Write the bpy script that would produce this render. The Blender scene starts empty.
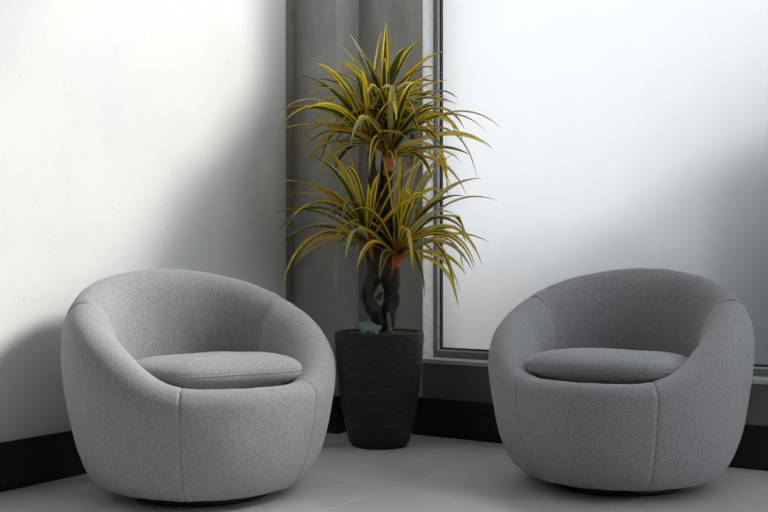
import bpy, bmesh, math, random
import numpy as np
from mathutils import Vector, Matrix, noise

R = math.radians
scene = bpy.context.scene
COL = scene.collection

# ------------------------------------------------------------------ camera
F_PX, HORIZON, CAM_H = 1140.0, 250.0, 0.75
cam_d = bpy.data.cameras.new('camera')
cam_d.sensor_width = 36.0
cam_d.lens = F_PX / 768.0 * 36.0
cam_d.shift_y = (HORIZON - 256.0) / 768.0
cam = bpy.data.objects.new('camera', cam_d)
cam.location = (0, 0, CAM_H)
cam.rotation_euler = (R(90), 0, 0)
COL.objects.link(cam)
scene.camera = cam

# the room's axes: u runs along the window wall, v runs along the plaster wall away from the camera
UA = math.atan2(-0.5476, 0.8368)
ROT = Matrix.Rotation(UA, 4, 'Z')
def W(u, v, z=0.0):
    return ROT @ Vector((u, v, z))

# ------------------------------------------------------------------ world, sun, exposure
world = bpy.data.worlds.new('overcast_sky')
scene.world = world
world.use_nodes = True
bg = world.node_tree.nodes['Background']
bg.inputs['Color'].default_value = (0.90, 0.95, 1.0, 1)
bg.inputs['Strength'].default_value = 1.45

SUN_DIR = (-1.0, -0.72, -0.86)
sun_d = bpy.data.lights.new('sun', 'SUN')
sun_d.energy = 1.3
sun_d.angle = R(13.0)
sun_d.color = (1.0, 0.96, 0.90)
sun = bpy.data.objects.new('sun', sun_d)
sun.rotation_euler = W(*SUN_DIR).to_track_quat('-Z', 'Y').to_euler()
sun.location = W(4, 8, 5)
COL.objects.link(sun)

vs = scene.view_settings
vs.view_transform = 'Standard'
vs.look = 'None'
vs.exposure = 1.34
vs.gamma = 1.0
vs.use_curve_mapping = False

# ------------------------------------------------------------------ material helpers
def new_mat(name):
    m = bpy.data.materials.new(name)
    m.use_nodes = True
    nt = m.node_tree
    return m, nt, nt.nodes['Principled BSDF']

def N(nt, kind, **kw):
    n = nt.nodes.new(kind)
    for k, v in kw.items():
        if k in n.inputs.keys() if not hasattr(n, k) else False:
            n.inputs[k].default_value = v
        else:
            setattr(n, k, v)
    return n

def ramp(nt, src, stops):
    r = nt.nodes.new('ShaderNodeValToRGB')
    els = r.color_ramp.elements
    while len(els) < len(stops):
        els.new(0.5)
    for e, (p, c) in zip(els, stops):
        e.position = p
        e.color = (c[0], c[1], c[2], 1)
    nt.links.new(src, r.inputs[0])
    return r

def noise_tex(nt, scale, detail=4, rough=0.55, vec=None, dist=0.0):
    n = nt.nodes.new('ShaderNodeTexNoise')
    n.inputs['Scale'].default_value = scale
    n.inputs['Detail'].default_value = detail
    n.inputs['Roughness'].default_value = rough
    n.inputs['Distortion'].default_value = dist
    if vec is not None:
        nt.links.new(vec, n.inputs['Vector'])
    return n

def obj_coord(nt, scale=None):
    tc = nt.nodes.new('ShaderNodeTexCoord')
    out = tc.outputs['Object']
    if scale:
        mp = nt.nodes.new('ShaderNodeMapping')
        mp.inputs['Scale'].default_value = scale
        nt.links.new(out, mp.inputs['Vector'])
        out = mp.outputs['Vector']
    return out

def bump(nt, src, strength, dist, prev=None):
    b = nt.nodes.new('ShaderNodeBump')
    b.inputs['Strength'].default_value = strength
    b.inputs['Distance'].default_value = dist
    nt.links.new(src, b.inputs['Height'])
    if prev:
        nt.links.new(prev.outputs[0], b.inputs['Normal'])
    return b

def plain(name, col, rough=0.5, metallic=0.0, spec=0.5):
    m, nt, p = new_mat(name)
    v = obj_coord(nt)
    n = noise_tex(nt, 35, 3, vec=v)
    r = ramp(nt, n.outputs[0], [(0.3, [c * 0.88 for c in col]), (0.7, [min(1, c * 1.1) for c in col])])
    nt.links.new(r.outputs[0], p.inputs['Base Color'])
    p.inputs['Roughness'].default_value = rough
    p.inputs['Metallic'].default_value = metallic
    p.inputs['Specular IOR Level'].default_value = spec
    return m

def mat_plaster():
    m, nt, p = new_mat('white_plaster')
    v = obj_coord(nt)
    n1 = noise_tex(nt, 2.2, 5, vec=v)
    r1 = ramp(nt, n1.outputs[0], [(0.3, (0.70, 0.71, 0.705)), (0.7, (0.77, 0.77, 0.76))])
    # pinholes in the plaster
    vo = nt.nodes.new('ShaderNodeTexVoronoi')
    vo.inputs['Scale'].default_value = 42
    nt.links.new(v, vo.inputs['Vector'])
    nsel = noise_tex(nt, 9, 2, vec=v)
    pit = nt.nodes.new('ShaderNodeMath'); pit.operation = 'LESS_THAN'
    thr = nt.nodes.new('ShaderNodeMath'); thr.operation = 'MULTIPLY_ADD'
    nt.links.new(nsel.outputs[0], thr.inputs[0])
    thr.inputs[1].default_value = 0.55
    thr.inputs[2].default_value = -0.215
    nt.links.new(vo.outputs['Distance'], pit.inputs[0])
    nt.links.new(thr.outputs[0], pit.inputs[1])
    mix = nt.nodes.new('ShaderNodeMix'); mix.data_type = 'RGBA'
    fac = nt.nodes.new('ShaderNodeMath'); fac.operation = 'MULTIPLY'
    nt.links.new(pit.outputs[0], fac.inputs[0]); fac.inputs[1].default_value = 0.55
    nt.links.new(fac.outputs[0], mix.inputs['Factor'])
    nt.links.new(r1.outputs[0], mix.inputs[6])
    mix.inputs[7].default_value = (0.52, 0.53, 0.53, 1)
    nt.links.new(mix.outputs[2], p.inputs['Base Color'])
    n2 = noise_tex(nt, 130, 3, vec=v)
    b0 = bump(nt, n2.outputs[0], 0.25, 0.002)
    inv = nt.nodes.new('ShaderNodeMath'); inv.operation = 'SUBTRACT'
    inv.inputs[0].default_value = 1.0
    nt.links.new(pit.outputs[0], inv.inputs[1])
    b1 = bump(nt, inv.outputs[0], 0.3, 0.002, b0)
    nt.links.new(b1.outputs[0], p.inputs['Normal'])
    p.inputs['Roughness'].default_value = 0.75
    p.inputs['Specular IOR Level'].default_value = 0.25
    return m

def mat_concrete(name, c0, c1, rough=0.7):
    m, nt, p = new_mat(name)
    v = obj_coord(nt, (1, 1, 0.6))
    n1 = noise_tex(nt, 5.0, 8, 0.62, vec=v, dist=0.6)
    n2 = noise_tex(nt, 60, 3, vec=v)
    add = nt.nodes.new('ShaderNodeMath'); add.operation = 'MULTIPLY_ADD'
    nt.links.new(n2.outputs[0], add.inputs[0]); add.inputs[1].default_value = 0.18
    nt.links.new(n1.outputs[0], add.inputs[2])
    r = ramp(nt, add.outputs[0], [(0.38, c0), (0.78, c1)])
    nt.links.new(r.outputs[0], p.inputs['Base Color'])
    b = bump(nt, add.outputs[0], 0.25, 0.006)
    nt.links.new(b.outputs[0], p.inputs['Normal'])
    p.inputs['Roughness'].default_value = rough
    p.inputs['Specular IOR Level'].default_value = 0.3
    return m

def mat_tile():
    m, nt, p = new_mat('grey_floor_tile')
    tc = nt.nodes.new('ShaderNodeTexCoord')
    oi = nt.nodes.new('ShaderNodeObjectInfo')
    ad = nt.nodes.new('ShaderNodeVectorMath'); ad.operation = 'MULTIPLY_ADD'
    nt.links.new(oi.outputs['Random'], ad.inputs[0])
    ad.inputs[1].default_value = (17, 31, 0)
    nt.links.new(tc.outputs['Object'], ad.inputs[2])
    n1 = noise_tex(nt, 2.6, 6, 0.55, vec=ad.outputs[0], dist=0.5)
    r = ramp(nt, n1.outputs[0], [(0.28, (0.53, 0.52, 0.50)), (0.5, (0.66, 0.65, 0.63)), (0.75, (0.75, 0.74, 0.72))])
    nt.links.new(r.outputs[0], p.inputs['Base Color'])
    n2 = noise_tex(nt, 4, 3, vec=ad.outputs[0])
    rr = ramp(nt, n2.outputs[0], [(0.3, (0.30,) * 3), (0.7, (0.38,) * 3)])
    nt.links.new(rr.outputs[0], p.inputs['Roughness'])
    p.inputs['Specular IOR Level'].default_value = 0.45
    return m

def mat_fabric(name, dark, light, scale=420):
    m, nt, p = new_mat(name)
    v = obj_coord(nt)
    n1 = noise_tex(nt, scale, 2, 0.6, vec=v)
    n2 = noise_tex(nt, scale * 0.35, 2, 0.6, vec=v)
    add = nt.nodes.new('ShaderNodeMath'); add.operation = 'ADD'
    nt.links.new(n1.outputs[0], add.inputs[0]); nt.links.new(n2.outputs[0], add.inputs[1])
    r = ramp(nt, add.outputs[0], [(0.72, dark), (1.0, [(a + b) / 2 for a, b in zip(dark, light)]), (1.28, light)])
    r.color_ramp.elements[0].position = 0.36
    r.color_ramp.elements[1].position = 0.5
    r.color_ramp.elements[2].position = 0.64
    half = nt.nodes.new('ShaderNodeMath'); half.operation = 'MULTIPLY'
    nt.links.new(add.outputs[0], half.inputs[0]); half.inputs[1].default_value = 0.5
    nt.links.new(half.outputs[0], r.inputs[0])
    nt.links.new(r.outputs[0], p.inputs['Base Color'])
    n3 = noise_tex(nt, 14, 3, vec=v)
    b0 = bump(nt, n3.outputs[0], 0.10, 0.01)
    b = bump(nt, half.outputs[0], 0.55, 0.0016, b0)
    nt.links.new(b.outputs[0], p.inputs['Normal'])
    p.inputs['Roughness'].default_value = 0.95
    p.inputs['Specular IOR Level'].default_value = 0.15
    p.inputs['Sheen Weight'].default_value = 0.18
    p.inputs['Sheen Roughness'].default_value = 0.5
    return m

def mat_frosted():
    m, nt, p = new_mat('frosted_glass')
    nt.nodes.remove(p)
    out = nt.nodes['Material Output']
    v = obj_coord(nt)
    # water marks and dust on the frosted face, denser low down on the pane
    vs_ = obj_coord(nt, (9, 9, 1.6))
    n1 = noise_tex(nt, 2.0, 6, 0.65, vec=vs_, dist=0.4)
    r = ramp(nt, n1.outputs[0], [(0.35, (0.355, 0.354, 0.354)), (0.75, (0.365, 0.364, 0.364))])
    tl = nt.nodes.new('ShaderNodeBsdfTranslucent')
    nt.links.new(r.outputs[0], tl.inputs['Color'])
    # forward-scattering part of the frosting
    tr = nt.nodes.new('ShaderNodeBsdfRefraction')
    tr.inputs['Color'].default_value = (0.50, 0.50, 0.50, 1)
    tr.inputs['Roughness'].default_value = 0.62
    tr.inputs['IOR'].default_value = 0.8
    mx = nt.nodes.new('ShaderNodeMixShader')
    mx.inputs[0].default_value = 0.04
    nt.links.new(tl.outputs[0], mx.inputs[1]); nt.links.new(tr.outputs[0], mx.inputs[2])
    df = nt.nodes.new('ShaderNodeBsdfPrincipled')
    df.inputs['Base Color'].default_value = (0.8, 0.82, 0.83, 1)
    df.inputs['Roughness'].default_value = 0.45
    mx2 = nt.nodes.new('ShaderNodeMixShader')
    mx2.inputs[0].default_value = 0.08
    nt.links.new(mx.outputs[0], mx2.inputs[1]); nt.links.new(df.outputs[0], mx2.inputs[2])
    nt.links.new(mx2.outputs[0], out.inputs['Surface'])
    return m

def mat_clear():
    m, nt, p = new_mat('clear_glass_edge')
    nt.nodes.remove(p)
    tr = nt.nodes.new('ShaderNodeBsdfTransparent')
    nt.links.new(tr.outputs[0], nt.nodes['Material Output'].inputs['Surface'])
    return m

def mat_pot():
    m, nt, p = new_mat('charcoal_textured_pot')
    v = obj_coord(nt, (1, 1, 7))
    n = noise_tex(nt, 14, 6, 0.65, vec=v, dist=1.2)
    r = ramp(nt, n.outputs[0], [(0.35, (0.007, 0.009, 0.014)), (0.7, (0.022, 0.026, 0.036))])
    nt.links.new(r.outputs[0], p.inputs['Base Color'])
    b = bump(nt, n.outputs[0], 0.8, 0.012)
    nt.links.new(b.outputs[0], p.inputs['Normal'])
    p.inputs['Roughness'].default_value = 0.36
    p.inputs['Specular IOR Level'].default_value = 0.5
    return m

def mat_bark():
    m, nt, p = new_mat('dark_bark')
    v = obj_coord(nt, (1, 1, 0.35))
    n = noise_tex(nt, 45, 5, 0.6, vec=v, dist=0.5)
    r = ramp(nt, n.outputs[0], [(0.3, (0.008, 0.006, 0.005)), (0.62, (0.028, 0.020, 0.016)), (0.85, (0.085, 0.066, 0.055))])
    nt.links.new(r.outputs[0], p.inputs['Base Color'])
    b = bump(nt, n.outputs[0], 0.9, 0.01)
    nt.links.new(b.outputs[0], p.inputs['Normal'])
    p.inputs['Roughness'].default_value = 0.5
    return m

def mat_leaf():
    """strap leaf: dark green down the middle, yellow margins, a red hair-line at the very edge"""
    m, nt, p = new_mat('variegated_leaf')
    uv = nt.nodes.new('ShaderNodeUVMap')
    sp = nt.nodes.new('ShaderNodeSeparateXYZ')
    nt.links.new(uv.outputs[0], sp.inputs[0])
    oi = nt.nodes.new('ShaderNodeObjectInfo')
    def math_(op, a, b=None, c=None, clamp=False):
        n = nt.nodes.new('ShaderNodeMath'); n.operation = op; n.use_clamp = clamp
        for i, x in enumerate((a, b, c)):
            if x is None: continue
            if isinstance(x, (int, float)): n.inputs[i].default_value = x
            else: nt.links.new(x, n.inputs[i])
        return n.outputs[0]
    tc = nt.nodes.new('ShaderNodeTexCoord')
    nz = noise_tex(nt, 18, 3, vec=tc.outputs['Object'])
    a = math_('ABSOLUTE', math_('MULTIPLY_ADD', sp.outputs[0], 2.0, -1.0))
    wob = math_('MULTIPLY_ADD', nz.outputs[0], 0.5, -0.25)
    a2 = math_('ADD', a, wob)
    # yellow width differs from leaf to leaf and grows to the tip
    off = math_('MULTIPLY_ADD', oi.outputs['Random'], 0.80, -0.40)
    tip = math_('MULTIPLY', sp.outputs[1], 0.22)
    f = math_('ADD', math_('ADD', a2, off), tip)
    yl = ramp(nt, f, [(0.30, (0.030, 0.070, 0.020)), (0.48, (0.10, 0.15, 0.02)), (0.60, (0.78, 0.66, 0.03)), (1.0, (0.86, 0.66, 0.04))])
    # some leaves are a pale silvery green all over
    pale = math_('MULTIPLY', math_('GREATER_THAN', math_('FRACT', math_('MULTIPLY', oi.outputs['Random'], 7.31)), 0.82), 0.65)
    mp_ = nt.nodes.new('ShaderNodeMix'); mp_.data_type = 'RGBA'
    nt.links.new(pale, mp_.inputs['Factor'])
    nt.links.new(yl.outputs[0], mp_.inputs[6]); mp_.inputs[7].default_value = (0.46, 0.53, 0.34, 1)
    red = math_('MULTIPLY', math_('GREATER_THAN', math_('ADD', a, math_('MULTIPLY', wob, 0.3)), 0.86), math_('GREATER_THAN', nz.outputs[0], 0.42))
    mx = nt.nodes.new('ShaderNodeMix'); mx.data_type = 'RGBA'
    nt.links.new(red, mx.inputs['Factor'])
    nt.links.new(mp_.outputs[2], mx.inputs[6]); mx.inputs[7].default_value = (0.50, 0.12, 0.02, 1)
    # orange at the leaf base
    ob = ramp(nt, sp.outputs[1], [(0.05, (1, 1, 1)), (0.17, (0, 0, 0))])
    ofac = math_('MULTIPLY', ob.outputs[0], 0.75)
    mo = nt.nodes.new('ShaderNodeMix'); mo.data_type = 'RGBA'
    nt.links.new(ofac, mo.inputs['Factor'])
    nt.links.new(mx.outputs[2], mo.inputs[6]); mo.inputs[7].default_value = (0.62, 0.18, 0.03, 1)
    nt.links.new(mo.outputs[2], p.inputs['Base Color'])
    p.inputs['Roughness'].default_value = 0.32
    p.inputs['Specular IOR Level'].default_value = 0.8
    tl = nt.nodes.new('ShaderNodeBsdfTranslucent')
    nt.links.new(mo.outputs[2], tl.inputs['Color'])
    ms = nt.nodes.new('ShaderNodeMixShader'); ms.inputs[0].default_value = 0.4
    nt.links.new(p.outputs[0], ms.inputs[1]); nt.links.new(tl.outputs[0], ms.inputs[2])
    nt.links.new(ms.outputs[0], nt.nodes['Material Output'].inputs['Surface'])
    return m

M = {
    'plaster': mat_plaster(),
    'white': plain('painted_white', (0.82, 0.82, 0.81), 0.8),
    'dark': plain('charcoal_paint', (0.05, 0.05, 0.052), 0.8),
    'darkceil': plain('grey_ceiling_paint', (0.36, 0.36, 0.36), 0.8),
    'concrete': mat_concrete('grey_concrete', (0.31, 0.31, 0.298), (0.50, 0.50, 0.482)),
    'concrete_low': mat_concrete('dark_concrete', (0.13, 0.128, 0.115), (0.21, 0.207, 0.19)),  # darker tone than the concrete beside the window
    'sill': mat_concrete('pale_sill', (0.50, 0.51, 0.51), (0.66, 0.67, 0.67), 0.55),
    'bead': plain('warm_corner_bead', (0.30, 0.27, 0.235), 0.7),
    'base': plain('black_baseboard', (0.010, 0.011, 0.014), 0.45),
    'tile': mat_tile(),
    'grout': plain('pale_grout', (0.88, 0.88, 0.86), 0.9),
    'frame': plain('dark_green_grey_aluminium', (0.24, 0.26, 0.25), 0.45, 0.2),
    'gasket': plain('black_gasket', (0.02, 0.022, 0.025), 0.6),
    'metal': plain('bright_aluminium_bead', (0.75, 0.76, 0.77), 0.4, 0.1),
    'frosted': mat_frosted(), 'clear': mat_clear(),
    'fabric': mat_fabric('grey_heather_fabric', (0.235, 0.237, 0.248), (0.425, 0.427, 0.44), 560),
    'plinth': plain('black_plinth', (0.012, 0.012, 0.013), 0.6),
    'pot': mat_pot(), 'bark': mat_bark(), 'leaf': mat_leaf(),
    'sheath': plain('orange_leaf_sheath', (0.60, 0.15, 0.02), 0.5),
    'soil': plain('brown_soil', (0.05, 0.028, 0.018), 0.9),
    'chip': plain('red_brown_bark_chip', (0.16, 0.07, 0.042), 0.8),
    'ivy': plain('grey_green_leaf', (0.19, 0.28, 0.235), 0.4),
    'green': plain('deep_green_leaf', (0.045, 0.13, 0.03), 0.45),
    'stem': plain('grey_stem', (0.19, 0.18, 0.165), 0.7),
    'outwall': mat_concrete('pale_garden_wall_render', (0.62, 0.64, 0.66), (0.72, 0.74, 0.76)),
    'ground': mat_concrete('outdoor_paving', (0.22, 0.22, 0.22), (0.34, 0.34, 0.34)),
}

# ------------------------------------------------------------------ object helpers
def link(name, me, mat=None, parent=None, smooth=False):
    o = bpy.data.objects.new(name, me)
    COL.objects.link(o)
    if mat is not None:
        for mm in (mat if isinstance(mat, (list, tuple)) else [mat]):
            me.materials.append(mm)
    if parent is not None:
        o.parent = parent
    if smooth:
        for p in me.polygons: p.use_smooth = True
    return o

def mesh_of(name, verts, faces):
    me = bpy.data.meshes.new(name)
    me.from_pydata([tuple(v) for v in verts], [], faces)
    me.update()
    return me

def boxes_mesh(name, boxes, bevel=0.0):
    bm = bmesh.new()
    for (a0, a1, b0, b1, c0, c1) in boxes:
        vs_ = [bm.verts.new((x, y, z)) for z in (c0, c1) for y in (b0, b1) for x in (a0, a1)]
        for f in ((0, 2, 3, 1), (4, 5, 7, 6), (0, 1, 5, 4), (2, 6, 7, 3), (0, 4, 6, 2), (1, 3, 7, 5)):
            bm.faces.new([vs_[i] for i in f])
    if bevel:
        bmesh.ops.bevel(bm, geom=bm.edges[:], offset=bevel, segments=2, affect='EDGES', profile=0.5)
    me = bpy.data.meshes.new(name)
    bm.to_mesh(me); bm.free()
    return me

def room_box(name, boxes, mat, parent=None, bevel=0.0, label=None):
    o = link(name, boxes_mesh(name, boxes, bevel), mat, parent)
    if parent is None:
        o.rotation_euler = (0, 0, UA)
        o['kind'] = 'structure'
        if label: o['label'] = label
    return o

def empty(name, loc=(0, 0, 0), rz=0.0, label=None, cat=None, group=None, kind=None):
    o = bpy.data.objects.new(name, None)
    o.empty_display_size = 0.1
    COL.objects.link(o)
    o.location = loc
    o.rotation_euler = (0, 0, rz)
    tag(o, label, cat, group, kind)
    return o

def tag(o, label=None, cat=None, group=None, kind=None):
    for k, v in (('label', label), ('category', cat), ('group', group), ('kind', kind)):
        if v: o[k] = v
    return o

# ------------------------------------------------------------------ the room
UL = -2.938        # face of the plaster wall
VA = 3.795         # face of the concrete pier
UB = -2.717        # side of the pier
VC = 3.957         # concrete beside and below the window
UJ = -2.403        # window jamb
UE, VB = 1.45, -2.6 # the far side of the room and the wall behind the camera
CEIL = 4.3
SILL = 0.31
HEAD = 4.1
UW = 1.3           # right end of the window

floor = room_box('floor', [(-3.2, UE + .2, VB - .2, 4.2, -0.2, -0.0004)], M['grout'], label='pale grout bed under the grey floor tiles')
TS, G = 0.70, 0.0022
tile_cache = {}
u_lines = [-2.643 + TS * k for k in range(-1, 9)]
v_lines = [2.33 + TS * k for k in range(-8, 4)]
for i in range(len(u_lines) - 1):
    for j in range(len(v_lines) - 1):
        u0, u1 = max(u_lines[i], UL + 0.0) + G, min(u_lines[i + 1], UE) - G
        v0, v1 = max(v_lines[j], VB) + G, min(v_lines[j + 1], VC) - G
        if u1 - u0 < 0.02 or v1 - v0 < 0.02: continue
        key = (round(u1 - u0, 4), round(v1 - v0, 4))
        if key not in tile_cache:
            hx, hy = key[0] / 2, key[1] / 2
            tile_cache[key] = boxes_mesh('tile', [(-hx, hx, -hy, hy, -0.0004, 0.0)])
            tile_cache[key].materials.append(M['tile'])
        t = bpy.data.objects.new('tile', tile_cache[key])
        COL.objects.link(t); t.parent = floor
        t.location = ((u0 + u1) / 2, (v0 + v1) / 2, 0)

room_box('wall_left', [(-3.2, UL, VB - .2, VA, 0, CEIL)], M['plaster'], label='white pitted plaster wall')
room_box('wall_corner', [(-3.2, UB, VA, 4.2, 0, CEIL)], M['concrete'], bevel=0.004, label='raw grey concrete pier in the corner')
room_box('wall_right', [(UB, UJ, VC, 4.2, 0, CEIL), (UJ, UW, VC, 4.2, HEAD, CEIL),
                        (UW, UE + .2, VC, 4.2, 0, CEIL)], M['concrete'], label='raw grey concrete wall around the window')
room_box('wall_under_window', [(UJ, UW, VC, 4.2, 0, SILL - .018)], M['concrete_low'], label='darker concrete parapet under the window')
room_box('wall_back', [(UL, UE + .2, VB - .2, VB, 0, CEIL)], M['dark'], label='dark wall behind the viewer')
W2 = (2.9, 3.85, 0.3, 4.0)   # second window, out of the picture to the right: v0, v1, z0, z1
room_box('wall_side', [(UE, UE + .2, VB, W2[0], 0, CEIL), (UE, UE + .2, W2[1], VC, 0, CEIL), (UE, UE + .2, W2[0], W2[1], 0, W2[2]), (UE, UE + .2, W2[0], W2[1], W2[3], CEIL)], M['concrete'], label='concrete side wall with a second window')
room_box('ceiling', [(-3.2, UE + .2, VB - .2, 4.2, CEIL, CEIL + .15)], M['darkceil'], label='plain painted ceiling')
room_box('trim_1', [(UJ, UW, VC - 0.006, 4.038, SILL - .018, SILL)], M['sill'], bevel=0.003, label='pale window sill ledge')
room_box('trim_2', [(UL, UL + .004, VA - 0.05, VA, 0.153, CEIL)], M['bead'], label='thin warm grey strip where plaster meets concrete')
room_box('trim_3', [(UJ, UJ + .004, VC - .001, 4.04, SILL, HEAD)], M['white'], label='white window reveal')
BH, BT = 0.152, 0.012
room_box('baseboard_left', [(UL, UL + BT, VB, VA, 0, BH)], M['base'], bevel=0.002, label='black baseboard along the plaster wall')
room_box('baseboard_corner', [(UL + BT, UB + BT, VA - BT, VA, 0, BH), (UB, UB + BT, VA, VC, 0, BH)], M['base'], label='black baseboard around the concrete pier')
room_box('baseboard_right', [(UB + BT, UE, VC - BT, VC, 0, BH)], M['base'], bevel=0.002, label='black baseboard under the window')

# window: frame rails, bead, gasket, frosted pane
win = empty('window_1', (0, 0, 0), UA, label='tall frosted window in a dark aluminium frame', kind='structure')
FW = 0.019
V0, V1 = 4.036, 4.10
def rail(name, boxes, mat, bev=0.0015):
    return room_box(name, boxes, mat, win, bev)
TRANSOM = 1.91     # frosted pane below, clear glass above (out of the picture)
rail('frame_stile', [(UJ + .004, UJ + FW, V0, V1, SILL, HEAD)], M['frame'])
rail('frame_stile', [(UW - FW, UW, V0, V1, SILL, HEAD)], M['frame'])
rail('frame_rail', [(UJ + FW, UW - FW, V0, V1, SILL, SILL + .026)], M['frame'])
rail('frame_rail', [(UJ + FW, UW - FW, V0, V1, HEAD - FW, HEAD)], M['frame'])
rail('frame_rail', [(UJ + FW, UW - FW, V0, V1, TRANSOM, TRANSOM + .05)], M['frame'])
b0, b1, z0, z1 = UJ + FW, UW - FW, SILL + .026, TRANSOM
for nm, w0, w1, dv, mt in (('glazing_bead', 0.0, 0.006, 0.006, 'metal'), ('gasket', 0.006, 0.013, 0.016, 'gasket')):
    rail(nm, [(b0 + w0, b0 + w1, V0 + dv, 4.068, z0 + w0, z1 - w0)], M[mt], 0)
    rail(nm, [(b1 - w1, b1 - w0, V0 + dv, 4.068, z0 + w0, z1 - w0)], M[mt], 0)
    rail(nm, [(b0 + w1, b1 - w1, V0 + dv, 4.068, z0 + w0, z0 + w1)], M[mt], 0)
    rail(nm, [(b0 + w1, b1 - w1, V0 + dv, 4.068, z1 - w1, z1 - w0)], M[mt], 0)
pane_me = boxes_mesh('pane', [(b0, b1, 4.070, 4.078, z0, z1)])
pane = link('pane', pane_me, [M['clear'], M['frosted']], win)
pane['label'] = 'frosted glass pane with faint water marks'
for p in pane_me.polygons:
    p.material_index = 1 if p.normal.y < -0.9 else 0
rail('pane', [(b0, b1, 4.070, 4.078, TRANSOM + .05, HEAD - FW)], M['clear'], 0)

# second window: clear glass
win2 = empty('window_2', (0, 0, 0), UA, label='clear side window out of the picture to the right', kind='structure')
a0, a1, c0, c1 = W2
for nm, bx in (('frame_stile', (UE + .06, UE + .12, a0, a0 + .04, c0, c1)), ('frame_stile', (UE + .06, UE + .12, a1 - .04, a1, c0, c1)),
               ('frame_rail', (UE + .06, UE + .12, a0 + .04, a1 - .04, c0, c0 + .04)), ('frame_rail', (UE + .06, UE + .12, a0 + .04, a1 - .04, c1 - .04, c1))):
    room_box(nm, [bx], M['frame'], win2, 0.0015)
room_box('pane', [(UE + .085, UE + .093, a0 + .04, a1 - .04, c0 + .04, c1 - .04)], M['clear'], win2)

# outdoors
room_box('ground_outside', [(-14, 16, 4.2, 20, -0.3, -0.2)], M['ground'], label='paving outside the window')

# ------------------------------------------------------------------ armchairs
def interp(tab, x):
    """smooth (monotone-ish) interpolation of a table [(x, y)...]"""
    xs = [t[0] for t in tab]; ys = [t[1] for t in tab]
    if x <= xs[0]: return ys[0]
    if x >= xs[-1]: return ys[-1]
    i = max(k for k in range(len(xs)) if xs[k] <= x)
    def slope(k):
        if k == 0 or k == len(xs) - 1: return 0.0 if k == len(xs) - 1 else (ys[1] - ys[0]) / (xs[1] - xs[0])
        return (ys[k + 1] - ys[k - 1]) / (xs[k + 1] - xs[k - 1])
    h = xs[i + 1] - xs[i]; t = (x - xs[i]) / h
    m0, m1 = slope(i) * h, slope(i + 1) * h
    return (2*t**3 - 3*t*t + 1) * ys[i] + (t**3 - 2*t*t + t) * m0 + (-2*t**3 + 3*t*t) * ys[i + 1] + (t**3 - t*t) * m1

R_OUT = [(0.03, .285), (.055, .322), (.08, .347), (.134, .372), (.2, .390), (.286, .405), (.37, .417), (.45, .423), (.52, .419), (.58, .406), (.63, .385), (.68, .355)]
Z_RIM = [(0, .349), (20, .349), (32, .353), (42, .372), (55, .415), (70, .468), (90, .526), (112, .580), (130, .624), (147, .653), (165, .671), (180, .676)]
THICK = [(0, .10), (25, .11), (40, .135), (60, .16), (90, .168), (109, .160), (113.5, .136), (120, .130), (150, .11), (180, .105)]
H_TOP = [(0, .030), (30, .035), (45, .055), (60, .075), (90, .085), (118, .08), (180, .075)]
R_SEAT = [(0, .33), (25, .32), (40, .295), (60, .262), (90, .246), (109, .242), (113.5, .262), (120, .266), (150, .275), (180, .28)]
SEAT_Z = 0.330
SEAMS = (32.0, 112.0)

def bspline(ctrl, n):
    c = np.array([ctrl[0]] * 2 + list(ctrl) + [ctrl[-1]] * 2, float)
    m = len(c) - 3
    out = []
    for k in range(n):
        x = k / (n - 1) * m
        i = min(int(x), m - 1); t = x - i
        b = np.array([(1 - t)**3, 3*t**3 - 6*t*t + 4, -3*t**3 + 3*t*t + 3*t + 1, t**3]) / 6
        out.append(b @ c[i:i + 4])
    return np.array(out)

def section(th):
    a = abs(th)
    zr, t, h, rs = interp(Z_RIM, a), interp(THICK, a), interp(H_TOP, a), interp(R_SEAT, a)
    zs = zr - h
    sz = SEAT_Z - .030 * (1 - math.cos(R(a))) / 2
    ctrl = [(.16, .034), (.24, .030), (.285, .030), (.318, .046)]
    for k in range(7):
        z = .075 + (zs - .075) * k / 6
        ctrl.append((interp(R_OUT, z), z))
    ro = interp(R_OUT, zs)
    ctrl.append((ro - .05 * t, zr - .42 * h))
    ctrl.append((ro - .24 * t, zr + .012))
    ctrl.append((ro - .58 * t, zr + .012))
    ctrl.append((ro - .88 * t, zr - .35 * h))
    zi = max(zr - h, sz + .004)
    top_in = (ro - 1.0 * t, zi)
    for k in range(4):
        f = k / 3
        ctrl.append((top_in[0] * (1 - f) + rs * f, top_in[1] * (1 - f) + (sz + .002) * f))
    ctrl.append((rs - .02, sz)); ctrl.append((rs - .05, sz))
    return bspline(ctrl, 64)

def theta_list():
    base = list(np.linspace(-180, 180, 109))
    for s in SEAMS:
        for sg in (-1, 1):
            base = [b for b in base if abs(b - sg * s) > 1.7]
            base += [sg * s + d for d in (-1.5, -0.9, -0.45, -0.2, 0, 0.2, 0.45, 0.9, 1.5)]
    return sorted(base)

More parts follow.
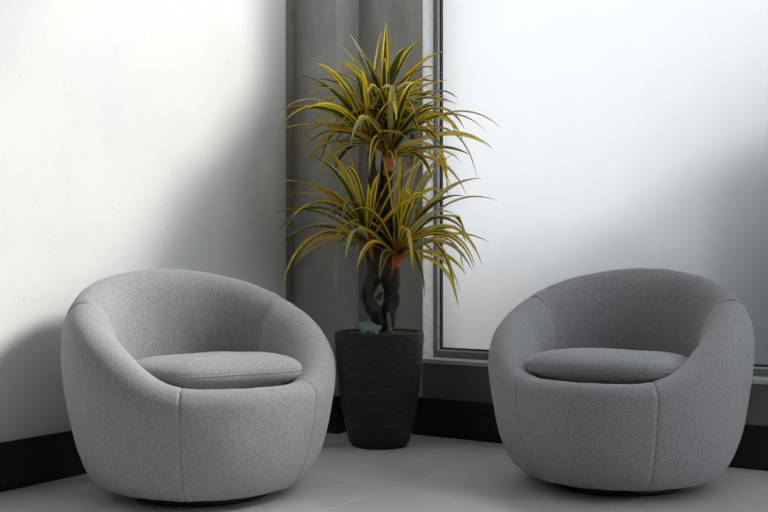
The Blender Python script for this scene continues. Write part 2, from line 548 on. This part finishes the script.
def make_chair_meshes():
    ths = theta_list()
    P = np.zeros((len(ths), 64, 3))
    for i, th in enumerate(ths):
        s = section(th)
        a = R(th)
        P[i, :, 0] = s[:, 0] * math.sin(a)
        P[i, :, 1] = -s[:, 0] * math.cos(a) * 0.975      # front faces -y
        P[i, :, 2] = s[:, 1]
    # normals by differences, then seam grooves and the soft unevenness of upholstery
    di = np.zeros_like(P); dj = np.zeros_like(P)
    di[1:-1] = P[2:] - P[:-2]; di[0] = di[-1] = P[1] - P[-2]
    dj[:, 1:-1] = P[:, 2:] - P[:, :-2]; dj[:, 0] = P[:, 1] - P[:, 0]; dj[:, -1] = P[:, -1] - P[:, -2]
    nn = np.cross(di, dj)
    nn /= np.maximum(np.linalg.norm(nn, axis=2, keepdims=True), 1e-9)
    for i, th in enumerate(ths):
        g = 0.0
        for s in SEAMS:
            d = abs(abs(th) - s) * R(1) * 0.36
            depth = 0.0060 if s == SEAMS[1] else 0.0026
            g += -depth * math.exp(-(d / 0.0032) ** 2) + (0.0024 if s == SEAMS[1] else 0.0008) * math.exp(-((d - 0.02) / 0.018) ** 2)
        for j in range(64):
            p = P[i, j]
            w = 0.0022 * noise.noise(Vector(p) * 9) + 0.0016 * noise.noise(Vector((p[0] * 26, p[1] * 26, p[2] * 5)))
            fade = 1.0 if 4 < j < 60 else 0.0
            P[i, j] = p + nn[i, j] * (g + w) * fade
    P[-1] = P[0]
    def grid(name, i0, i1, j0, j1):
        nj = j1 - j0 + 1
        vs_ = [P[i, j] for i in range(i0, i1 + 1) for j in range(j0, j1 + 1)]
        fs = []
        for i in range(i1 - i0):
            for j in range(nj - 1):
                a = i * nj + j
                fs.append((a, a + nj, a + nj + 1, a + 1))
        me = mesh_of(name, vs_, fs)
        return me
    idx = {s: min(range(len(ths)), key=lambda k: abs(ths[k] - s)) for s in (-112, -32, 32, 112)}
    meshes = {}
    J = 63
    meshes['front_panel'] = grid('front_panel', idx[-32], idx[32], 0, J)
    meshes['arm_panel_a'] = grid('arm_panel', idx[-112], idx[-32], 0, J)
    meshes['arm_panel_b'] = grid('arm_panel', idx[32], idx[112], 0, J)
    # the back crosses 180 degrees
    order = list(range(idx[112], len(ths))) + list(range(1, idx[-112] + 1))
    vs_ = [P[i, j] for i in order for j in range(64)]
    fs = []
    for a in range(len(order) - 1):
        for j in range(63):
            k = a * 64 + j
            fs.append((k, k + 64, k + 65, k + 1))
    meshes['back_panel'] = mesh_of('back_panel', vs_, fs)
    # seat deck and underside close the shell
    n = len(ths) - 1
    ring = [P[i, 63] for i in range(n)]
    vs_ = ring + [(p[0] * .5, p[1] * .5, SEAT_Z - .015 + (p[2] - SEAT_Z + .015) * .5) for p in ring] + [(0, 0, SEAT_Z - .015)]
    fs = [(i, (i + 1) % n, n + (i + 1) % n, n + i) for i in range(n)] + [(n + i, n + (i + 1) % n, 2 * n) for i in range(n)]
    meshes['seat_deck'] = mesh_of('seat_deck', vs_, fs)
    # plinth: a short turned disc
    prof = [(0, 0), (.20, 0), (.215, .004), (.218, .012), (.210, .036), (0, .036)]
    k = 48
    vs_ = []; fs = []
    for (r_, z_) in prof[1:-1]:
        vs_ += [(r_ * math.cos(2 * math.pi * q / k), r_ * math.sin(2 * math.pi * q / k), z_) for q in range(k)]
    L = len(prof) - 2
    for a in range(L - 1):
        for q in range(k):
            fs.append((a * k + q, a * k + (q + 1) % k, (a + 1) * k + (q + 1) % k, (a + 1) * k + q))
    fs.append(tuple(reversed(range(k)))); fs.append(tuple((L - 1) * k + q for q in range(k)))
    meshes['plinth'] = mesh_of('plinth', vs_, fs)
    for nme, me in meshes.items():
        me.materials.append(M['plinth'] if nme == 'plinth' else M['fabric'])
        if nme != 'plinth':
            for p in me.polygons: p.use_smooth = True
    return meshes

CH = make_chair_meshes()
def armchair(loc, front_deg, label):
    root = empty('armchair', loc, R(front_deg + 90), label, 'armchair', 'grey barrel armchairs')
    for key in ('front_panel', 'arm_panel_a', 'arm_panel_b', 'back_panel', 'seat_deck', 'plinth'):
        o = bpy.data.objects.new(key.replace('_a', '').replace('_b', '') if key.startswith('arm') else key, CH[key])
        if key.startswith('arm'): o.name = 'arm_panel'
        COL.objects.link(o)
        o.parent = root
        if key == 'plinth': o['label'] = 'low black swivel plinth'
    return root

def cushion_mesh(seed, a=.252, b=.235, h=.053):
    rnd = random.Random(seed)
    nu, nr = 120, 14
    vs_, fs = [], []
    def prof(rho):
        return max(0.0, 1 - rho ** 4.5) ** 0.5
    def ringpt(q, rho, sgn):
        ph = 2 * math.pi * q / nu
        c, s = math.cos(ph), math.sin(ph)
        e = 2 / 3.6
        x = a * rho * math.copysign(abs(c) ** e, c)
        y = b * rho * math.copysign(abs(s) ** e, s)
        z = sgn * h * prof(rho)
        # slight crown and sag, gathered wrinkles close to the sewn edge
        if sgn > 0:
            z += .006 * (1 - rho ** 2)
            wr = math.exp(-((rho - .9) / .08) ** 2)
            z += wr * .0035 * noise.noise(Vector((x * 70 + seed, y * 70, 0)))
        z += .003 * noise.noise(Vector((x * 8, y * 8, seed + sgn)))
        return (x, y, z)
    rhos = [math.sin(math.pi / 2 * k / nr) for k in range(1, nr + 1)]
    vs_.append((0, 0, h + .006))
    for rho in rhos[:-1]:
        vs_ += [ringpt(q, rho, 1) for q in range(nu)]
    # the sewn edge, drawn in a little
    for q in range(nu):
        x, y, _ = ringpt(q, 0.992, 1)
        vs_.append((x, y, 0))
    for rho in reversed(rhos[:-1]):
        vs_ += [ringpt(q, rho, -1) for q in range(nu)]
    vs_.append((0, 0, -h))
    L = 2 * (nr - 1) + 1
    for q in range(nu):
        fs.append((0, 1 + q, 1 + (q + 1) % nu))
        for k in range(L - 1):
            a0 = 1 + k * nu
            fs.append((a0 + q, a0 + nu + q, a0 + nu + (q + 1) % nu, a0 + (q + 1) % nu))
        a0 = 1 + (L - 1) * nu
        fs.append((a0 + q, a0 + nu, a0 + (q + 1) % nu))
    me = mesh_of('seat_cushion', vs_, fs)
    # piping along the sewn edge
    pv, pf = [], []
    k = 6
    for q in range(nu):
        x, y, _ = ringpt(q, 0.994, 1)
        x2, y2, _ = ringpt(q + 1, 0.994, 1); x0, y0, _ = ringpt(q - 1, 0.994, 1)
        t = Vector((x2 - x0, y2 - y0, 0)).normalized(); nrm = Vector((t.y, -t.x, 0))
        for w in range(k):
            an = 2 * math.pi * w / k
            p = Vector((x, y, 0)) + nrm * (.0022 * math.cos(an)) + Vector((0, 0, .0022 * math.sin(an)))
            pv.append(p)
    for q in range(nu):
        for w in range(k):
            pf.append((q * k + w, ((q + 1) % nu) * k + w, ((q + 1) % nu) * k + (w + 1) % k, q * k + (w + 1) % k))
    return me, mesh_of('piping', pv, pf)

def cushion(chair_loc, front_deg, fwd, side, tilt, seed, label):
    d = R(front_deg)
    f = Vector((math.cos(d), math.sin(d), 0)); s = Vector((-f.y, f.x, 0))
    me, pm = cushion_mesh(seed)
    root = link('seat_cushion', me, M['fabric'], None, True)
    root.location = Vector(chair_loc) + f * fwd + s * side + Vector((0, 0, SEAT_Z + .047))
    root.rotation_euler = (R(tilt), 0, d + R(90))
    tag(root, label, 'cushion', 'loose cushions on the armchairs')
    pp = link('piping', pm, M['fabric'], root, True)
    return root

LC, LF = (-0.562, 3.53, 0), -90 + 12.3 + 20
RC, RF = (0.751, 3.67, 0), -90 - 15.7 - 12
armchair(LC, LF, 'light grey fabric barrel armchair in front of the white plaster wall')
armchair(RC, RF, 'darker shaded grey barrel armchair in front of the frosted window')
cushion(LC, LF, .062, 0.0, -3.6, 3, 'flat grey cushion on the armchair by the plaster wall')
cushion(RC, RF, .062, 0.0, -3.6, 8, 'flat grey cushion on the armchair by the frosted window')

# ------------------------------------------------------------------ pot
PX, PY = -0.018, 4.385
def lathe(name, prof, k=64, closed=False):
    vs_, fs = [], []
    for (r_, z_) in prof:
        vs_ += [(r_ * math.cos(2 * math.pi * q / k), r_ * math.sin(2 * math.pi * q / k), z_) for q in range(k)]
    for a in range(len(prof) - 1):
        for q in range(k):
            fs.append((a * k + q, a * k + (q + 1) % k, (a + 1) * k + (q + 1) % k, (a + 1) * k + q))
    fs.append(tuple(reversed(range(k))))
    if closed: fs.append(tuple((len(prof) - 1) * k + q for q in range(k)))
    return mesh_of(name, vs_, fs)

pot = empty('plant_pot', (PX, PY, 0), 0, 'tall dark charcoal tapered planter with rippled bark-like surface', 'plant pot')
PH = 0.432
def pot_r(f):   # outer radius along the height fraction
    return interp([(0, .118), (.12, .129), (.35, .147), (.6, .160), (.85, .1685), (1, .172)], f)
k = 128
rows = 70
vs_, fs = [], []
for i in range(rows + 1):
    f = i / rows
    for q in range(k):
        an = 2 * math.pi * q / k
        r_ = pot_r(f)
        edge = min(1, f * 12) * min(1, (1 - f) * 14)
        # rippled, comb-like relief running round the pot
        w = noise.noise(Vector((math.cos(an) * 2.2, math.sin(an) * 2.2, f * 34))) * .0024 + noise.noise(Vector((math.cos(an) * 6, math.sin(an) * 6, f * 70))) * .0014
        vs_.append(((r_ + w * edge) * math.cos(an), (r_ + w * edge) * math.sin(an), .018 + f * (PH - .018)))
for i in range(rows):
    for q in range(k):
        fs.append((i * k + q, i * k + (q + 1) % k, (i + 1) * k + (q + 1) % k, (i + 1) * k + q))
fs.append(tuple(reversed(range(k))))
link('pot_wall', mesh_of('pot_wall', vs_, fs), M['pot'], pot, True)
link('rim', lathe('rim', [(.150, PH - .035), (.1695, PH - .003), (.1695, PH + .0035), (.166, PH + .006), (.158, PH + .006), (.154, PH + .002), (.152, PH - .035)]), M['pot'], pot, True)
link('foot_ring', lathe('foot_ring', [(.104, 0), (.108, .002), (.109, .016), (.106, .019)], closed=True), M['pot'], pot, True)
soil = link('potting_soil', lathe('potting_soil', [(.149, PH - .045), (.1495, PH - .016), (.10, PH - .010), (.03, PH - .006)], closed=True), M['soil'], None, True)
soil.location = (PX, PY, 0)
tag(soil, 'brown potting soil filling the dark planter', 'soil', kind='stuff')
# bark chips strewn over the soil
rnd = random.Random(5)
bm = bmesh.new()
for q in range(150):
    rr = .145 * math.sqrt(rnd.random()); an = rnd.random() * 6.283
    mt = Matrix.Translation((rr * math.cos(an), rr * math.sin(an), PH - .008 + rnd.random() * .008)) @ Matrix.Rotation(rnd.random() * 6.28, 4, 'Z') @ Matrix.Rotation(rnd.uniform(-.6, .6), 4, 'X') @ Matrix.Diagonal((rnd.uniform(.008, .018), rnd.uniform(.006, .011), rnd.uniform(.004, .007), 1))
    bmesh.ops.create_icosphere(bm, subdivisions=1, radius=1.0, matrix=mt)
me = bpy.data.meshes.new('bark_chips'); bm.to_mesh(me); bm.free()
chips = link('bark_chips', me, M['chip'])
chips.location = (PX, PY, 0)
tag(chips, 'red-brown bark chips strewn over the soil in the planter', 'bark chips', kind='stuff')

# ------------------------------------------------------------------ the plant
plant = empty('potted_dracaena', (PX, PY, PH - .008), 0, 'tall dracaena with dark twisted trunk and yellow-edged strap leaves', 'plant')
Z0 = PH - .008
PPM = 1140 / 4.41
def L(px, py, y=0.0):      # a point of the plant, given as seen from the front, in the plant's own frame
    return Vector(((px - 384) / PPM - PX, y, CAM_H - (py - 250) / PPM - Z0))

def tube(name, pts, radii, mat, parent, k=12, smooth=True, sub=5, rough=0.0, seed=0):
    """a tapering tube through the points (Catmull-Rom), closed at both ends"""
    P = [Vector(p) for p in pts]
    Q, Rr = [], []
    for i in range(len(P) - 1):
        p0 = P[max(i - 1, 0)]; p1 = P[i]; p2 = P[i + 1]; p3 = P[min(i + 2, len(P) - 1)]
        for s in range(sub):
            t = s / sub
            Q.append(.5 * ((2 * p1) + (p2 - p0) * t + (2 * p0 - 5 * p1 + 4 * p2 - p3) * t * t + (-p0 + 3 * p1 - 3 * p2 + p3) * t ** 3))
            Rr.append(radii[i] * (1 - t) + radii[i + 1] * t)
    Q.append(P[-1]); Rr.append(radii[-1])
    vs_, fs = [], []
    ref = Vector((0.3, 1, 0.1)).normalized()
    for i, c in enumerate(Q):
        t = (Q[min(i + 1, len(Q) - 1)] - Q[max(i - 1, 0)]).normalized()
        a = t.cross(ref).normalized(); b = t.cross(a)
        for w in range(k):
            an = 2 * math.pi * w / k
            d = a * math.cos(an) + b * math.sin(an)
            rr = Rr[i] * (1 + rough * noise.noise(c * 28 + d * 1.3 + Vector((seed, 0, 0))))
            vs_.append(c + d * rr)
    for i in range(len(Q) - 1):
        for w in range(k):
            fs.append((i * k + w, i * k + (w + 1) % k, (i + 1) * k + (w + 1) % k, (i + 1) * k + w))
    fs.append(tuple(reversed(range(k)))); fs.append(tuple((len(Q) - 1) * k + w for w in range(k)))
    return link(name, mesh_of(name, vs_, fs), mat, parent, smooth)

tube('trunk', [L(380, 338), L(380, 322), L(374, 310, -.012), L(368, 297, -.016), L(371, 283, -.010), L(378, 270, .002), L(380, 240, .004), L(378, 215, .004), L(375, 190, .002), L(372, 168), L(371, 152)],
     [.030, .030, .028, .022, .027, .038, .036, .032, .024, .016, .014], M['bark'], plant, 16, rough=.4)
tube('trunk', [L(385, 338, .006), L(387, 320, .004), L(390, 306, .006), L(391, 292, .008), L(389, 278, .006), L(386, 262, .006), L(386, 235, -.004), L(386, 210, -.008), L(388, 190, -.006), L(389, 172)],
     [.030, .031, .031, .028, .032, .032, .028, .024, .017, .014], M['bark'], plant, 16, rough=.45, seed=4)
tube('trunk', [L(382, 205, .03), L(384, 170, .035), L(385, 140, .03), L(384, 122, .02)], [.014, .013, .012, .012], M['bark'], plant, 10, rough=.3, seed=7)
tube('side_stem', [L(372, 276, -.012), L(370, 262, -.016), L(369, 250, -.018)], [.016, .013, .012], M['bark'], plant, 10)
tube('side_stem', [L(394, 290, -.006), L(396, 277, -.012), L(396, 266, -.014)], [.018, .015, .013], M['bark'], plant, 10)
o = tube('side_stem', [L(390, 337, -.03), L(389, 322, -.032), L(388, 312, -.03)], [.010, .008, .006], M['stem'], plant, 10, rough=.3)
o['label'] = 'short pale grey stub'

def leaf_mesh(start, d0, length, width, droop, twist, seed, azim_side):
    rnd = random.Random(seed)
    n = 12
    p = Vector(start); d = Vector(d0).normalized()
    step = length / n
    pts, dirs = [p.copy()], [d.copy()]
    for i in range(n):
        f = (i + 1) / n
        d = (d + Vector((0, 0, -1)) * droop * step * (0.35 + 1.5 * f)).normalized()
        p = p + d * step
        # keep clear of the concrete and plaster behind the plant
        wv = ROT.inverted() @ Vector((p.x + PX, p.y + PY, 0))
        lim_v = (VA if wv.x < UB + .02 else VC) - .03
        if wv.y > lim_v: wv.y = lim_v - .01 * rnd.random()
        if wv.x < UL + .03: wv.x = UL + .03
        q = ROT @ wv
        p = Vector((q.x - PX, q.y - PY, p.z))
        pts.append(p.copy()); dirs.append((pts[-1] - pts[-2]).normalized() if (pts[-1] - pts[-2]).length > 1e-5 else d)
    vs_, fs, uvs = [], [], []
    side0 = Vector(azim_side)
    for i, (c, t) in enumerate(zip(pts, dirs)):
        f = i / n
        w = width * (0.45 + 0.55 * math.sin(math.pi / 2 * f / .42)) if f < .42 else width * max(0.0, 1 - ((f - .42) / .58) ** 1.7)
        w = max(w, .0006)
        s = (side0 - t * side0.dot(t)).normalized()
        up = s.cross(t).normalized()
        if up.z < 0: up = -up
        an = twist * f
        s2 = s * math.cos(an) + up * math.sin(an); u2 = up * math.cos(an) - s * math.sin(an)
        fold = .30 * w
        for x, zz in ((-1, 0), (-.5, -fold * .62), (0, -fold), (.5, -fold * .62), (1, 0)):
            vs_.append(c + s2 * (x * w / 2) + u2 * zz)
            uvs.append(((x + 1) / 2, f))
    for i in range(n):
        for j in range(4):
            a = i * 5 + j
            fs.append((a, a + 1, a + 6, a + 5))
    me = mesh_of('leaf', vs_, fs)
    ul = me.uv_layers.new(name='UVMap')
    for lp in me.loops:
        ul.data[lp.index].uv = uvs[lp.vertex_index]
    for pl in me.polygons: pl.use_smooth = True
    me.materials.append(M['leaf'])
    return me

def head(center, axis, count, len_rng, spread, seed, sheath_len, sheath_r, droops=(1.6, 2.4, 3.2, 4.2, 5.5), wid=(.023, .034)):
    rnd = random.Random(seed)
    c = Vector(center)
    ax = Vector(axis).normalized()
    sh = tube('leaf_sheath', [c - ax * sheath_len, c - ax * sheath_len * .4, c + ax * .01], [sheath_r * .75, sheath_r, sheath_r * .8], M['sheath'], plant, 10, rough=.25, seed=seed)
    q = ax.to_track_quat('Z', 'Y')
    for i in range(7):      # ragged orange leaf bases around the sheath
        az = i * .9 + rnd.uniform(-.3, .3)
        d = q @ Vector((.16 * math.cos(az), .16 * math.sin(az), 1))
        side = q @ Vector((-math.sin(az), math.cos(az), 0))
        st = c - ax * (sheath_len * rnd.uniform(.3, .9)) + (q @ Vector((math.cos(az), math.sin(az), 0))) * sheath_r * .8
        me = leaf_mesh(st, d, rnd.uniform(.06, .10), .011, .5, .3, seed * 77 + i, side)
        me.materials.clear(); me.materials.append(M['sheath'])
        o = bpy.data.objects.new('bract', me); COL.objects.link(o); o.parent = plant
    for i in range(count):
        f = (i + .5) / count
        az = i * 2.39996 + rnd.uniform(-.3, .3)
        pol = R(spread[0] + (spread[1] - spread[0]) * f ** .85 + rnd.uniform(-7, 7))
        d = q @ Vector((math.sin(pol) * math.cos(az), math.sin(pol) * math.sin(az), math.cos(pol)))
        side = q @ Vector((-math.sin(az), math.cos(az), 0))
        ln = rnd.uniform(*len_rng) * (0.82 + .25 * math.sin(math.pi * min(1, f + .15)))
        st = c + ax * (.045 * (1 - f)) + d * .006
        me = leaf_mesh(st, d, ln, rnd.uniform(*wid), rnd.choice(droops) * rnd.uniform(.8, 1.2), rnd.uniform(-.9, .9), seed * 1000 + i, side)
        o = bpy.data.objects.new('leaf', me)
        COL.objects.link(o); o.parent = plant

head(L(384, 114, .02), (0, -.05, 1), 60, (.25, .34), (20, 88), 11, .03, .012)
head(L(371, 146, 0), (-.25, -.1, 1), 36, (.32, .43), (12, 66), 12, .05, .0125, (2.4, 3.2, 4.2, 5.5))
head(L(389, 160, -.01), (.22, -.12, 1), 48, (.36, .48), (10, 62), 13, .065, .0135, (2.4, 3.6, 5.0, 6.5))
head(L(369, 246, -.02), (-.32, -.05, 1), 36, (.34, .46), (10, 58), 14, .05, .014, (2.4, 3.2, 4.2, 5.5))
head(L(396, 260, -.015), (.22, -.15, 1), 50, (.36, .48), (6, 56), 15, .065, .0155, (2.4, 3.4, 4.6, 6.5))

# ------------------------------------------------------------------ small foliage on the soil
def lobed_leaf(name, cx, cy, cz, size, rz, tilt, mat, label, lobes=5, roll=0.0):
    vs_, fs = [(0, 0, 0)], []
    n = 60
    for ring in (0.5, 1.0):
        for i in range(n):
            a = 2 * math.pi * i / n
            r_ = size * (0.62 + .30 * math.cos(a) ** 2 * (1 if math.cos(a) > 0 else .3) + .11 * math.cos(lobes * a)) * ring
            vs_.append((r_ * math.cos(a), r_ * math.sin(a) * .8, size * (-.20 * ring ** 2 + .05 * math.cos(10 * a) * ring)))
    for i in range(n):
        fs.append((0, 1 + i, 1 + (i + 1) % n))
        fs.append((1 + i, 1 + n + i, 1 + n + (i + 1) % n, 1 + (i + 1) % n))
    o = link(name, mesh_of(name, vs_, fs), mat, None, True)
    so = o.modifiers.new('thickness', 'SOLIDIFY'); so.thickness = .0012
    o.location = (PX + cx, PY + cy, cz)
    for v in o.data.vertices: v.co.xy = Matrix.Rotation(R(rz), 2) @ v.co.xy
    o.rotation_euler = (R(tilt), R(roll), 0)
    tag(o, label, 'leaf', 'small leaves on the soil')
    return o
lobed_leaf('ivy_leaf', -.035, -.080, PH + .030, .060, 160, 52, M['ivy'], 'large pale grey-green lobed leaf lying against the trunk')
lobed_leaf('ivy_leaf', -.075, -.06, PH + .012, .034, 185, 10, M['green'], 'dark green leaf low at the rim left of the pale leaf')
lobed_leaf('ivy_leaf', .045, -.075, PH + .012, .036, -10, 14, M['green'], 'dark green leaf low beside the grey stub')
lobed_leaf('ivy_leaf', -.002, -.0, Z0 + L(380, 296).z, .022, 60, 60, M['green'], 'small bright green leaf inside the loop of the trunk', 3)

# ------------------------------------------------------------------ outdoors: rounded masses added close behind the pane to shade it
bm = bmesh.new()
bmesh.ops.create_icosphere(bm, subdivisions=5, radius=1.0)
for v in bm.verts:
    n_ = v.co.normalized()
    v.co = n_ * (1 + .05 * noise.noise(n_ * 6) + .03 * noise.noise(n_ * 19))
me = bpy.data.meshes.new('shade_blocker'); bm.to_mesh(me); bm.free()
shade_blocker = link('shade_blocker', me, plain('slate_blue_blocker', (0.05, 0.09, 0.135), 0.8), None, True)
shade_blocker.scale = (1.15, .30, .92)
shade_blocker.rotation_euler = (0, 0, UA)
shade_blocker.location = W(-0.30, 4.53, .68)
tag(shade_blocker, 'tall rounded mass added outside to shade the frosted glass at the right', 'shade_blocker', 'added shade blockers outside the window')
low = shade_blocker.copy(); COL.objects.link(low)  # second mass, added to darken the lower edge of the pane
low.scale = (0.55, .26, .55)
low.location = W(-2.08, 4.60, .33)
tag(low, 'low rounded mass added outside to shade the bottom of the frosted glass', 'shade_blocker', 'added shade blockers outside the window')
